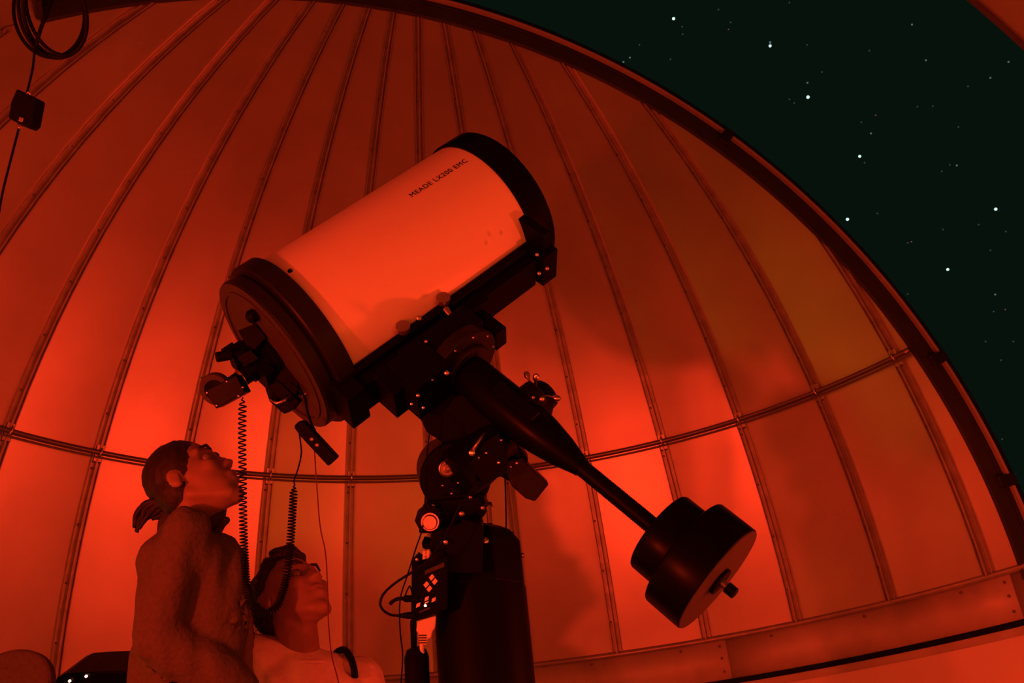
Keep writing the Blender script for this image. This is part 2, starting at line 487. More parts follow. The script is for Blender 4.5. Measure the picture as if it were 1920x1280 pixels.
tube('rear_cable', [at(545, 718, 2.2), at(560, 730, 2.2), at(572, 745, 2.22), at(576, 770, 2.22), at(584, 795, 2.2), at(590, 806, 2.18)], .003, 'rubber', scope)

# camera screwed to the back of the focuser: comes off as one
ccd = empty('astronomy_camera', cR-DT*.15, 'black box-shaped camera with four corner screws, mounted behind the telescope tube', 'camera')
lathe('nosepiece', cR-DT*.056, -DT, [(0, .026), (.010, .026), (.012, .021), (.030, .021)], 'satin', ccd, 32)
lathe('nosepiece_barrel', cR-DT*.092, -DT, [(0, .019), (.03, .019)], 'black', ccd, 32)
lathe('brass_collar', cR-DT*.0865, -DT, [(0, .0225), (.0055, .0225)], 'brass', ccd, 32)
ccd_c = [(383, 733), (443, 703), (460, 736), (405, 766)]
prism('camera_body', ccd_c, 2.16, .05, 'satin', ccd)
lathe('filter_wheel', at(402, 731, 2.215), ray(402, 731).normalized()*.55+DT*.4, [(0, .036), (.003, .038), (.016, .038), (.019, .036)], 'plate', ccd, 40)
lathe('wheel_hub', at(402, 731, 2.213), -(ray(402, 731).normalized()*.55+DT*.4), [(0, .024), (.002, .024), (.003, .02), (.003, 0)], 'black', ccd, 32)
for p in ((388, 736), (425, 715), (406, 760), (447, 742), (455, 726)): screw(ccd, at(*p, 2.158), -_f, .0026)

# ================================================================== equatorial mount
mount = empty('equatorial_mount', L3(0, .3, 0), 'black motorised equatorial mount head with bolted plates between telescope tube and pier', 'telescope mount')
AX3 = (DT, ET, WT)
def B3(name, a, t, b, m='black', parent=mount, bevel=.002):
    return box(name, L3((a[0]+a[1])/2, (t[0]+t[1])/2, (b[0]+b[1])/2), AX3, ((a[1]-a[0])/2, (t[1]-t[0])/2, (b[1]-b[0])/2), m, parent, bevel)
B3('saddle_plate', (-.25, .37), (.196, .218), (-.062, .062))
B3('dovetail_bar', (-.22, .33), (.218, .248), (-.045, .045))
B3('front_clamp', (.350, .375), (.085, .25), (-.115, -.055))
B3('clamp_jaw', (.335, .385), (.20, .268), (-.06, .04))
B3('rear_clamp', (-.275, -.225), (.17, .262), (-.06, .05))
B3('rear_wedge', (-.19, -.13), (.235, .315), (-.05, .04))
B3('balance_bar', (.02, .16), (.245, .262), (-.05, .05))
B3('strut', (.10, .135), (.24, .34), (-.03, .03))
for a_, b_ in ((-.062, -.058), (.062, -.058)):
    lathe('clamp_knob', L3(a_, .203, b_), -WT, [(0, .007), (.012, .007), (.012, .016), (.022, .0175), (.027, .0165), (.027, .0)], 'knob', mount, 24)
lathe('lever', L3(.05, .225, -.07), ET*.9+WT*.1-DT*.2, [(-.005, .004), (0, .008), (.012, .008), (.035, .003)], 'chrome', mount, 16)
B3('head_block', (-.115, .085), (.245, .315), (-.075, .075))
B3('head_side_block', (-.16, -.06), (.26, .36), (-.085, .03))
SH = -(-.632*_r-.774*_u)*(-.008)        # measured sideways offset of the declination housing
DO = TT+(-.632*_r*1-.774*_u*1)*.009
lathe('flange_disc', TT, ET, [(.305, .080), (.308, .097), (.336, .1), (.34, .097), (.34, .05)], 'cell', mount, 64)
lathe('inner_disc', TT, ET, [(.34, .066), (.352, .066), (.356, .062), (.356, 0)], 'cell', mount, 48)
for k in range(10):
    an = 2*pi*k/10; x, y, z = frame(ET)
    screw(mount, TT+ET*.341+(x*math.cos(an)+y*math.sin(an))*.088, ET, .0035)
lathe('declination_housing', DO, ET, [(.335, .036), (.345, .046), (.375, .051), (.50, .051), (.565, .050), (.60, .046), (.655, .036), (.705, .0225), (.712, .0215), (.712, .018)], 'gloss', mount, 64)
lathe('counterweight_shaft', DO, ET, [(.705, .0178), (.93, .0178)], 'satin', mount, 32)
bm = bmesh.new()
for k in range(44):
    add_lathe(bm, DO+ET*(.716+k*.0048), ET, [(0, .0178), (.0012, .0190), (.0024, .0178)], 24, caps=False)
tag(obj('shaft_thread', bm, 'satin', mount, True), kind='stuff')
# right ascension housing, parallel to the tube, behind the declination housing
lathe('polar_housing', L3(-.03, .50, .09), -DT, [(0, .04), (.01, .055), (.10, .06), (.15, .055)], 'black', mount, 48)
lathe('polar_cap', L3(.02, .51, .03), DT, [(0, .05), (.04, .05), (.06, .038), (.075, .036), (.08, .03)], 'satin', mount, 32)
# star knob with three ball handles
KC = at(1003, 738, 2.16); kax = (DT*.8-WT*.35+ET*.1).normalized()
lathe('star_knob_hub', KC-kax*.05, kax, [(0, .03), (.05, .034), (.062, .03), (.066, .014), (.066, 0)], 'satin', mount, 10)
for tip in ((987, 701, 2.20), (1005, 705, 2.13), (1046, 747, 2.14)):
    e_ = at(*tip); dd = (e_-KC).normalized(); s_ = KC+dd*.02; Lh = (e_-s_).length
    lathe('ball_handle', s_, dd, [(0, .0025), (Lh-.014, .0032), (Lh-.010, .0058), (Lh-.004, .0074), (Lh+.002, .0066), (Lh+.006, .003), (Lh+.0065, 0)], 'chrome', mount, 16)
screw(mount, at(1016, 748, 2.12), -_f, .006); screw(mount, at(1000, 745, 2.12), -_f, .004, 'steel')
# worm housing parallel to the declination axis, and the motor box on its end
prism('worm_housing', [(852, 742), (868, 738), (905, 768), (938, 790), (975, 838), (990, 860), (990, 885), (960, 905), (915, 880), (868, 800), (835, 770)], 2.19, .11, 'black', mount, .004)
prism('motor_box', [(938, 866), (978, 858), (1029, 908), (1003, 940), (985, 934), (960, 912)], 2.17, .055, 'cell', mount, .003)
B3('motor_cover', (-.03, .0), (.46, .58), (-.062, -.03), 'satin')
prism('side_cheek', [(795, 690), (835, 700), (862, 760), (880, 800), (875, 830), (830, 830), (800, 810), (775, 760)], 2.23, .09, 'black', mount, .004)
prism('gear_cover', [(822, 680), (840, 674), (862, 690), (866, 706), (850, 722), (828, 716)], 2.2, .03, 'black', mount)
prism('knob_stem_block', [(905, 830), (935, 812), (952, 850), (948, 890), (905, 905), (880, 870)], 2.12, .04, 'black', mount)
tube('adjust_lever', [at(885, 847, 2.11), at(897, 828, 2.11), at(908, 812, 2.12)], [.005, .0035, .003], 'steel', mount)
screw(mount, at(885, 849, 2.105), -_f, .008, 'chrome')
# altitude hinge
HC = at(852, 891, 2.24); hax = -(_f*.9+_r*-.15).normalized()
lathe('altitude_hinge', HC-hax*.02, hax, [(-.12, .078), (0, .078), (.004, .082), (.05, .082), (.055, .078), (.055, .03)], 'satin', mount, 56)
hb = at(838, 878, 2.165)
lathe('hinge_bolt', hb, hax, [(0, .0185), (.003, .0185), (.004, .0165), (.001, .015), (.001, .0105), (.006, .0095), (.007, .005), (.004, .004), (.004, 0)], 'steel', mount, 28)
prism('hinge_cheek', [(795, 925), (905, 925), (912, 945), (880, 975), (800, 975), (805, 950)], 2.2, .1, 'black', mount, .004)
prism('azimuth_yoke', [(800, 940), (896, 930), (914, 955), (908, 968), (855, 990), (797, 1000), (785, 1000), (788, 955)], 2.19, .12, 'black', mount, .004)
for p, r_ in (((812, 948), .0045), ((905, 952), .005), ((866, 963), .007), ((882, 932), .004), ((847, 925), .003)): screw(mount, at(*p, 2.155), -_f, r_, 'steel')
lathe('pale_end_cap', at(806, 979, 2.12), -_f, [(-.05, .02), (-.004, .02), (-.004, .0165), (0, .0165), (.003, .0145), (.003, 0)], 'knob', mount, 32)
lathe('azimuth_knob', at(803, 975, 2.125), -_f, [(-.05, .029), (-.01, .031), (-.008, .027), (-.008, 0)], 'rubber', mount, 8)
for p, r_, m_ in (((786, 596), .008, 'steel'), ((799, 640), .005, 'steel'), ((838, 699), .008, 'chrome'), ((811, 712), .003, 'steel'), ((784, 741), .006, 'chrome'), ((772, 757), .005, 'chrome'), ((794, 764), .005, 'chrome'),
                  ((912, 849), .0035, 'chrome'), ((898, 858), .003, 'steel'), ((935, 867), .005, 'chrome'), ((969, 868), .004, 'chrome'), ((958, 875), .003, 'steel'), ((940, 825), .004, 'steel'), ((830, 910), .003, 'steel'), ((859, 905), .003, 'steel')):
    screw(mount, at(*p, 2.085), -_f, r_*.75, m_)
for p, D_ in (((1014, 437), 2.40), ((1007, 477), 2.34), ((1011, 512), 2.31), ((1026, 503), 2.31), ((652, 697), 2.18)):
    screw(mount, at(*p, D_), -_f, .005, 'chrome')
# azimuth base with cut corners, standing on the pier
base = empty('pier_adapter', at(905, 1000, 2.2), 'black flat pier cap with cut corners bolted on top of the pier', 'pier cap')
PX = at(903, 1150, 2.2); PX = V((PX.x, PX.y, 0))
ztop = at(905, 1000, 2.16).z
def hexa(r, a0): return [(math.cos(a0+k*pi/4)*r, math.sin(a0+k*pi/4)*r) for k in range(8)]
bm = bmesh.new()
prof = [(-.10, .106), (-.0, .106), (.03, .085), (.045, .06)]
rows = [[bm.verts.new(PX+V((x, y, ztop+z))) for x, y in hexa(r*1.05, pi/8)] for z, r in prof]
for a_, b_ in zip(rows, rows[1:]):
    for k in range(8): bm.faces.new((a_[k], a_[(k+1) % 8], b_[(k+1) % 8], b_[k]))
bm.faces.new(rows[0]); bm.faces.new(rows[-1])
obj('cap_body', bm, 'black', base, False, .003)
screw(base, PX+V((.028, -.106, ztop-.012)), V((0.1, -1, 0)), .0085)
screw(base, PX+V((.107, -.02, ztop-.03)), V((1, -.3, 0)), .006)
screw(base, at(836, 1016, 2.1), -_f, .006)
prism('cap_wing', [(808, 1000), (880, 975), (905, 985), (905, 1075), (838, 1075), (836, 1030), (812, 1035), (792, 1028), (790, 1016), (806, 1020)], 2.11, .07, 'black', base, .003)
lathe('top_post', V((PX.x-.03, PX.y, ztop+.03)), (0, 0, 1), [(0, .05), (.09, .05)], 'black', base, 24)
lathe('adjust_stud', at(917, 957, 2.15), (0, 0, 1), [(-.03, .006), (.008, .006), (.01, .01), (.018, .008)], 'chrome', base, 16)
pier = empty('pier', PX, 'thick round black steel pier rising from the floor under the mount', 'pier')
lathe('column', PX, (0, 0, 1), [(.02, .106), (ztop-.10, .106)], 'black', pier, 64)
lathe('base_plate', PX, (0, 0, 1), [(0, .2), (.02, .2)], 'black', pier, 48)
for k in range(6): screw(pier, PX+V((math.cos(k*pi/3)*.165, math.sin(k*pi/3)*.165, .022)), (0, 0, 1), .012, 'steel', 'anchor_bolt')

# counterweights
def weight(z0, z1, r, label, name='counterweight'):
    root = empty(name, DO+ET*(z0+z1)/2, label, 'counterweight', 'counterweights on the shaft')
    lathe('disc', DO, ET, [(z0, .018), (z0, r-.006), (z0+.002, r-.002), (z0+.006, r), (z1-.002, r), (z1, r-.002), (z1, .018)], 'gloss', root, 80)
    return root
w1 = weight(.925, .988, .091, 'smaller black counterweight disc, first on the shaft next to the mount')
w2 = weight(.990, 1.077, .1225, 'larger black counterweight disc with flat dark red end face at the end of the shaft')
lathe('end_face', DO, ET, [(1.0765, .121), (1.0785, .120), (1.0785, .0)], 'plate', w2, 80)
lathe('set_screw_hole', at(1293, 1050, 1.86), _f, [(-.004, .0035), (.03, .0035)], 'rubber', w2, 12)
lathe('retaining_washer', DO, ET, [(1.079, .030), (1.086, .030)], 'rubber', w2, 24)
lathe('threaded_end', DO, ET, [(1.08, .008), (1.102, .008)], 'steel', w2, 16)
lathe('retaining_nut', DO, ET, [(1.098, .012), (1.118, .012), (1.12, .008), (1.12, 0)], 'rubber', w2, 10)

# ================================================================== electronics on the pier
panel = empty('control_panel', at(805, 1105, 2.1), 'black control box with four pale squares in a diamond, left of the pier', 'control box')
prism('housing', [(776, 1062), (838, 1042), (838, 1142), (776, 1166)], 2.08, .07, 'black', panel, .002)
def para(cx, cy, ux, uy, vx, vy): return [(cx-ux-vx, cy-uy-vy), (cx+ux-vx, cy+uy-vy), (cx+ux+vx, cy+uy+vy), (cx-ux+vx, cy-uy+vy)]
for cx, cy in ((809.4, 1082), (815.2, 1090), (799.2, 1095.5), (805, 1103.5)):
    prism('label_square', para(cx, cy, 2.3, 2.8, 3.2, -3.6), 2.0785, .0012, 'white_plastic', panel, 0)
for cx, cy in ((784, 1134), (800, 1122), (813, 1124), (800, 1129)):
    prism('label_square', para(cx, cy, 3.6, -1.6, -.5, 3.6 if cy != 1129 else 1.4), 2.0785, .0012, 'white_plastic', panel, 0)
prism('status_bar', [(797, 1069), (833, 1054), (833, 1062), (796, 1077)], 2.0785, .0015, 'plate', panel, 0)
prism('lower_strip', [(786, 1146), (806, 1138), (806, 1141), (786, 1149)], 2.0785, .001, 'plate', panel, 0)
lathe('indicator_light', at(797.5, 1135, 2.077), -_f, [(0, .0028), (.002, .002), (.0022, 0)], 'led', panel, 12)
prism('mounting_bracket', [(772, 1050), (784, 1038), (800, 1050), (798, 1062), (778, 1070), (773, 1165), (783, 1165), (783, 1208), (772, 1208), (771, 1165)][:5]+[(776, 1208), (770, 1208)], 2.10, .02, 'black', panel, .001)
screw(panel, at(782, 1049, 2.09), -_f, .004)
prism('number_tag', [(793, 1032), (805, 1031), (805, 1046), (792, 1049)], 2.085, .012, 'white_plastic', panel, .0005)
for ch, px_, py_ in (('2', 796, 1038), ('0', 796, 1047)):
    fc = bpy.data.curves.new('tag_digit', 'FONT'); fc.body = ch; fc.size = .0105
    fo = bpy.data.objects.new('tmp', fc); C.objects.link(fo)
    bpy.context.view_layer.update(); tm = fo.to_mesh(); bm = bmesh.new(); bm.from_mesh(tm); fo.to_mesh_clear(); bpy.data.objects.remove(fo)
    og = at(px_, py_, 2.0845)
    for v in bm.verts: v.co = og+_r*v.co.x+_u*v.co.y
    obj('tag_digit', bm, 'print_', panel)
def plug(name, pts, rads, D, m, label, cat, group=None):
    root = tube(name, catmull([at(x, y, D) for x, y in pts], 5), rads, m, None, 10)
    return tag(root, label, cat, group)
# lower lead: loops out to the left and back up over the mount
lead = empty('mount_cable', at(760, 1150, 2.06), 'thick black cable looping left out of the control box and back up across the pier', 'cable')
path = [(748, 1154, 2.07), (732, 1152, 2.06), (718, 1143, 2.06), (713, 1130, 2.06), (720, 1112, 2.06), (742, 1092, 2.06), (770, 1074, 2.06), (797, 1055, 2.055), (815, 1035, 2.05), (835, 1005, 2.05), (850, 975, 2.06), (862, 948, 2.06), (880, 925, 2.07), (893, 905, 2.08)]
tube('cord', catmull([at(*p) for p in path], 6), .0028, 'rubber', lead, 8)
lathe('strain_relief', at(747, 1154, 2.07), at(775, 1153, 2.08)-at(747, 1154, 2.07), [(0, .0035), (.006, .005), (.008, .0045), (.013, .0065), (.015, .006), (.02, .0075), (.034, .0075)], 'rubber', lead, 16)
l2 = empty('short_cable', at(740, 1125, 2.07), 'short black plug with a bent strain relief, above the cable loop', 'plug')
tube('cord', catmull([at(776, 1122, 2.08), at(762, 1122, 2.07), at(748, 1122, 2.07), at(738, 1126, 2.07), at(731, 1132, 2.07)], 6), .0042, 'rubber', l2, 10)
lathe('plug_body', at(756, 1122, 2.075), at(778, 1122, 2.08)-at(756, 1122, 2.075), [(0, .005), (.005, .0075), (.03, .0075)], 'rubber', l2, 16)
tube('thin_wire', catmull([at(758, 1122, 2.075), at(762, 1110, 2.07), at(768, 1098, 2.07), at(771, 1106, 2.07), at(774, 1116, 2.08)], 5), .0016, 'rubber', l2, 6)
# white mains plug
pl_ = empty('white_power_plug', at(797, 1190, 2.08), 'pale moulded power plug with ribbed neck, cord hanging from under the control box', 'plug')
prism('plug_body', [(783, 1163), (817, 1155), (816, 1178), (812, 1182), (808, 1196), (803, 1198), (799, 1210), (785, 1206), (784, 1186), (780, 1184)], 2.09, .02, 'white_plastic', pl_, .003)
for k in range(4): prism('relief_rib', [(785, 1190+k*4.6), (800, 1190+k*4.6), (799, 1192+k*4.6), (785, 1192+k*4.6)], 2.088, .022, 'plate', pl_, 0)
tube('cord', catmull([at(791, 1205, 2.1), at(792, 1225, 2.1), at(797, 1255, 2.1), at(801, 1285, 2.1), V((at(805, 1310, 2.1).x, at(805, 1310, 2.1).y, .9)), V((PX.x-.13, PX.y-.1, .4)), V((PX.x-.2, PX.y-.25, .012)), V((PX.x-.5, PX.y-.4, .012))], 8), .0052, 'white_plastic', pl_, 10)
# black cylindrical unit
pb = at(776, 1215, 2.12)
unit = empty('power_unit', pb, 'black round-topped power unit hanging beside the lower pier', 'power supply')
lathe('body', V((pb.x, pb.y, pb.z-.28)), (.02, 0, 1), [(0, .02), (.005, .027), (.26, .027), (.275, .022), (.282, .012), (.283, 0)], 'satin', unit, 28)
lathe('hanger_rod', V((pb.x, pb.y, pb.z-.01)), (0.02, 0, 1), [(0, .007), (.07, .007)], 'black', unit, 12)
screw(unit, pb+V((0, -.015, .012)), -_f, .0032)
# thin leads
def lead3(name, pts, r, m, label, cat='cable', group=None):
    return tag(tube(name, catmull([at(*p) for p in pts], 7), r, m, None, 6), label, cat, group)
lead3('thin_cable', [(806, 745, 2.2), (806, 800, 2.2), (800, 860, 2.2), (798, 920, 2.16), (793, 985, 2.12), (779, 1030, 2.09), (765, 1075, 2.06), (752, 1115, 2.05), (749, 1150, 2.05), (751, 1190, 2.07), (755, 1230, 2.08), (752, 1285, 2.1), (752, 1340, 2.1)], .0018, 'rubber', 'thin black wire running down the left side of mount and control box')
lead3('hanging_cable', [(947, 893, 2.25), (948, 930, 2.25), (949, 968, 2.24), (949, 1000, 2.23)], .0018, 'rubber', 'short thin wire hanging from the motor box to the pier top')

# ================================================================== hand controller, coiled cord, red wire
hc = empty('hand_controller', at(597, 832, 2.15), 'slim black hand controller with two round buttons, hanging below the telescope', 'controller')
q0, q1 = (560, 797), (624, 866); hx = (q1[0]-q0[0], q1[1]-q0[1]); ln = math.hypot(*hx); nx = (-hx[1]/ln, hx[0]/ln)
def off(p, s): return (p[0]+nx[0]*s, p[1]+nx[1]*s)
ex = (hx[0]/ln, hx[1]/ln)
prism('case', [off(q0, -12), off((q0[0]-ex[0]*6, q0[1]-ex[1]*6), -4), off((q0[0]-ex[0]*5, q0[1]-ex[1]*5), 8), off(q0, 10), off((572, 810), 12), off(q1, 12), off(q1, -12)], 2.15, .03, 'black', hc, .003)
for p in ((585, 823), (595, 834)):
    lathe('button', at(*p, 2.149), -_f, [(0, .0042), (.003, .0042), (.0035, .003), (.002, .002), (.002, 0)], 'steel', hc, 16)
coil = empty('coiled_cord', at(456, 900, 2.13), 'black coiled cord drooping in a long loop from the camera to the hand controller', 'cord')
guide = catmull([at(455, 745, 2.13), at(454, 820, 2.12), at(455, 900, 2.11), at(456, 980, 2.10), at(459, 1050, 2.09), at(463, 1100, 2.08), at(472, 1135, 2.08), at(492, 1150, 2.08), at(516, 1140, 2.09), at(530, 1110, 2.10), at(539, 1070, 2.11), at(545, 1010, 2.12), at(549, 950, 2.13), at(552, 908, 2.14)], 60)
# arc-length helix: loose at the top of the left run, tight lower down
cum = [0]
for a_, b_ in zip(guide, guide[1:]): cum.append(cum[-1]+(b_-a_).length)
tot = cum[-1]
hel = []; ph = 0; last = 0; gi = 0
step = .0006
npt = int(tot/step)
for k in range(npt+1):
    s_ = min(tot, k*step)
    while gi < len(cum)-2 and cum[gi+1] < s_: gi += 1
    tt = (s_-cum[gi])/max(1e-9, cum[gi+1]-cum[gi]); p = guide[gi].lerp(guide[gi+1], tt)
    tg = (guide[min(gi+3, len(guide)-1)]-guide[max(gi-3, 0)]).normalized()
    fr_ = s_/tot
    pitch = .0105 if fr_ < .25 else (.0105-.0048*min(1, (fr_-.25)/.2))
    if fr_ > .75: pitch = .0068
    ph += 2*pi*step/pitch
    b1 = tg.cross(_f).normalized(); b2 = tg.cross(b1)
    rr_ = .0078*(min(1, k/30, (npt-k)/30) if npt else 1)
    hel.append(p+(b1*math.cos(ph)+b2*math.sin(ph))*rr_)
tube('coil', hel, .0017, 'rubber', coil, 5)
tube('plug_lead', catmull([at(552, 908, 2.14), at(552, 898, 2.14), at(559, 878, 2.14), at(565, 850, 2.15), at(563, 826, 2.15), at(561, 812, 2.155)], 6), .002, 'rubber', coil, 6)
lead3('red_wire', [(589, 800, 2.2), (590, 850, 2.19), (594, 910, 2.18), (600, 985, 2.17), (610, 1035, 2.17), (614, 1100, 2.17), (616, 1170, 2.17), (622, 1230, 2.17), (636, 1290, 2.17), (640, 1400, 2.17)], .0016, 'redwire', 'thin dark red wire hanging from the telescope in front of the seated man', 'wire')

# ================================================================== pendant switch and coil of cable, upper left
pd = empty('pendant_switch', at(42, 204, 1.8), 'small black pendant switch box hanging from a cord at upper left', 'switch')
prism('switch_box', [(31, 166), (69, 184), (60, 232), (52, 239), (38, 234), (15, 221), (20, 190)], 1.78, .035, 'black', pd, .003)
prism('rocker', [(36, 218), (44, 221), (41, 229), (34, 226)], 1.777, .006, 'steel', pd, .001)
tube('eye_bolt', [at(50, 176, 1.78), at(54, 172, 1.78), at(58, 178, 1.78)], .002, 'steel', pd)
tube('eye_bolt', [at(34, 232, 1.78), at(36, 240, 1.78), at(42, 237, 1.78)], .002, 'steel', pd)
tube('hanging_cord', catmull([at(36, 238, 1.8), at(20, 300, 1.78), at(4, 365, 1.76), at(-14, 460, 1.75), at(-60, 640, 1.72)], 6), .0022, 'rubber', pd, 6)
tube('upper_cord', catmull([at(50, 176, 1.8), at(61, 130, 1.82), at(66, 92, 1.84), at(80, 40, 1.86), at(97, -10, 1.9), at(125, -110, 2.0), at(150, -200, 2.1)], 6), .0022, 'rubber', pd, 6)
cc = empty('cable_coil', at(96, 40, 1.82), 'loose coil of thick black cable hanging above the pendant switch', 'cable coil')
for k, (cx, cy, rx, ry, rot) in enumerate(((103, 25, 58, 84, -.25), (98, 22, 62, 88, -.22), (106, 20, 54, 86, -.3), (92, 24, 66, 84, -.18))):
    pp = []
    for q in range(40):
        t = 2*pi*q/40; x = rx*math.cos(t); y = ry*math.sin(t)
        pp.append(at(cx+x*math.cos(rot)-y*math.sin(rot), cy+x*math.sin(rot)+y*math.cos(rot), 1.83+.02*k+.03*math.sin(t+k)))
    tube('loop', pp, .0036, 'rubber', cc, 8, True)
tube('inner_loop', catmull([at(68, 85, 1.84), at(76, 55, 1.84), at(90, 20, 1.85), at(110, -30, 1.9), at(140, -90, 2.0)], 6), .0036, 'rubber', cc, 8)
tube('suspension_line', catmull([at(70, 0, 1.9), at(120, -60, 2.0), at(150, -140, 2.2), sph(-1.2, 1.2)], 6), .003, 'rubber', cc, 6)

# ================================================================== lower left: glowing box, dark solid standing in for a round shadow
lb = empty('led_box', at(180, 1275, 2.9), 'black equipment box with two glowing red indicator lights at the lower left', 'equipment box')
pbx = [(95, 1300), (106, 1270), (122, 1263), (160, 1260), (236, 1258), (280, 1258), (280, 1330), (95, 1330)]
prism('case', pbx, 2.9, .2, 'gloss', lb, .004)
for p in ((131, 1276), (162, 1267)): lathe('indicator_light', at(*p, 2.895), -_f, [(0, .004), (.004, .0035), (.006, .002), (.006, 0)], 'led', lb, 14)
lp = at(180, 1320, 3.0)
box('stand_top', V((lp.x, lp.y, lp.z-.05)), ((1, 0, 0), (0, 1, 0), (0, 0, 1)), (.2, .16, .015), 'black', lb)
for sx in (-1, 1):
    for sy in (-1, 1): lathe('leg', V((lp.x+sx*.17, lp.y+sy*.13, 0)), (0, 0, 1), [(0, .015), (lp.z-.065, .015)], 'black', lb, 12)
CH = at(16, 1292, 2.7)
ch = empty('shadow_stand_in', V((CH.x, CH.y, 0)), 'dark round-topped shape standing in for a shadow, at the lower left corner', 'shadow_stand_in')
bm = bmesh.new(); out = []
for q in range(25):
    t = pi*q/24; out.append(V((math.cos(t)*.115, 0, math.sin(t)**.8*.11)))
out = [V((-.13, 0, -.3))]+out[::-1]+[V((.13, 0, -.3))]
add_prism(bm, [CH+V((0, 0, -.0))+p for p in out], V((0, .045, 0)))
obj('shadow_blob', bm, 'jacket', ch, False, .012, 3)  # added dark solid, shaped like the rounded shadow it replaces
box('seat', V((CH.x, CH.y-.2, .62)), ((1, 0, 0), (0, 1, 0), (0, 0, 1)), (.2, .2, .03), 'jacket', ch, .015)  # seat, posts and legs are made up to carry the shadow shape
lathe('stand_in_post', V((CH.x, CH.y-.18, .06)), (0, 0, 1), [(0, .025), (.54, .025)], 'black', ch, 16)
tube('blob_post', [V((CH.x, CH.y-.1, .6)), V((CH.x, CH.y+.06, .66)), V((CH.x, CH.y+.06, CH.z-.1))], .018, 'black', ch)
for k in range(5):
    an = 2*pi*k/5; tube('leg', [V((CH.x, CH.y-.18, .1)), V((CH.x+math.cos(an)*.26, CH.y-.18+math.sin(an)*.26, .025))], [.022, .018], 'black', ch)  # made-up legs under the shadow stand-in

# ================================================================== people
def ico(bm, c, r, mtx=None, sub=3):
    m = Matrix.Translation(c) @ (mtx.to_4x4() if mtx else Matrix.Identity(4)) @ Matrix.Diagonal((*r, 1))
    bmesh.ops.create_icosphere(bm, subdivisions=sub, radius=1, matrix=m)
def capsule(bm, a, b, ra, rb, sub=2):
    t = bmesh.new()
    for c, r in ((a, ra), (b, rb)): bmesh.ops.create_icosphere(t, subdivisions=sub, radius=r, matrix=Matrix.Translation(c))
    h = bmesh.ops.convex_hull(t, input=t.verts[:])
    bmesh.ops.delete(t, geom=[g for g in h['geom_interior']+h['geom_unused'] if isinstance(g, bmesh.types.BMVert)], context='VERTS')
    bmesh.ops.recalc_face_normals(t, faces=t.faces[:])
    me = bpy.data.meshes.new('t'); t.to_mesh(me); t.free(); bm.from_mesh(me); bpy.data.meshes.remove(me)
def limb(bm, pts, rs):
    for i in range(len(pts)-1): capsule(bm, pts[i], pts[i+1], rs[i], rs[i+1])
def melt(name, bm, voxel, m, parent, smooth_it=6, post=None):
    """union of overlapping solids into one continuous smooth surface"""
    me = bpy.data.meshes.new(name); bm.to_mesh(me); bm.free()
    o = bpy.data.objects.new(name, me); C.objects.link(o)
    r = o.modifiers.new('r', 'REMESH'); r.mode = 'VOXEL'; r.voxel_size = voxel; r.adaptivity = 0
    s = o.modifiers.new('s', 'SMOOTH'); s.factor = .5; s.iterations = smooth_it
    dg = bpy.context.evaluated_depsgraph_get(); ev = o.evaluated_get(dg)
    me2 = bpy.data.meshes.new_from_object(ev); bpy.data.objects.remove(o)
    me2.materials.clear(); me2.materials.append(M[m])
    for v in me2.vertices:
        if post: v.co = post(v.co.copy(), v.normal)
    for p in me2.polygons: p.use_smooth = True
    o = bpy.data.objects.new(name, me2); C.objects.link(o); o.parent = parent
    o.matrix_parent_inverse = parent.matrix_basis.inverted()
    return o
def basis(fwd, up):
    x = V(fwd).normalized(); y = V(up).cross(x).normalized(); z = x.cross(y)
    return Matrix((x, y, z)).transposed()
def head_prims(bm, H, R, fem, k=1):
    T = lambda x, y, z: H+R @ V((x, y, z))*k
    e = lambda c, r, sub=3: ico(bm, T(*c), [q*k for q in r], R, sub)
    e((.0, 0, .035) if fem else (-.012, 0, .035), (.082, .074, .080) if fem else (.094, .074, .082))
    e((.030, 0, -.015), (.060, .060, .082))
    e((.045, 0, -.060), (.043, .044, .042))
    e((.068, 0, -.092), (.020, .022, .018))
    limb(bm, [T(-.002, .044, -.040), T(.062, .020, -.088)], [.018*k, .016*k]); limb(bm, [T(-.002, -.044, -.040), T(.062, -.020, -.088)], [.018*k, .016*k])
    limb(bm, [T(.080, 0, .022), T(.097, 0, -.012)], [.007*k, .009*k]); e((.099, 0, -.015), (.011, .011, .009))
    for s in (-1, 1):
        e((.092, .010*s, -.018), (.012, .008, .007)); e((.062, .036*s, -.012), (.022, .022, .020))
        limb(bm, [T(.080, .012*s, .034), T(.062, .052*s, .032)], [.010*k, .008*k])
        e((-.008, .076*s, -.004), (.015, .009, .025)); e((-.004, .074*s, -.020), (.009, .007, .010))
    e((.088, 0, -.046), (.012, .023, .007)); e((.086, 0, -.060), (.012, .020, .008))
def head_post(H, R, k=1):
    Ri = R.inverted()
    def f(co, n):
        p = Ri @ (co-H)/k
        if p.length > .2: return co
        d = V((0, 0, 0))
        for s in (-1, 1):
            q = V((p.x-.078, (p.y-.032*s), (p.z-.013)*1.3)); w = math.exp(-(q.length/.017)**2); d.x -= .011*w
            q = V(((p.x+.001)*1.2, p.y-.086*s, p.z+.002)); w = math.exp(-(q.length/.011)**2); d.y -= .006*w*s
        if abs(p.y) < .03 and p.x > .06:
            w = math.exp(-((p.z+.0525)/.0035)**2)*(1-abs(p.y)/.03); d.x -= .006*w
            w = math.exp(-((p.z+.074)/.008)**2)*(1-abs(p.y)/.03); d.x -= .004*w
        return co+R @ d*k
    return f
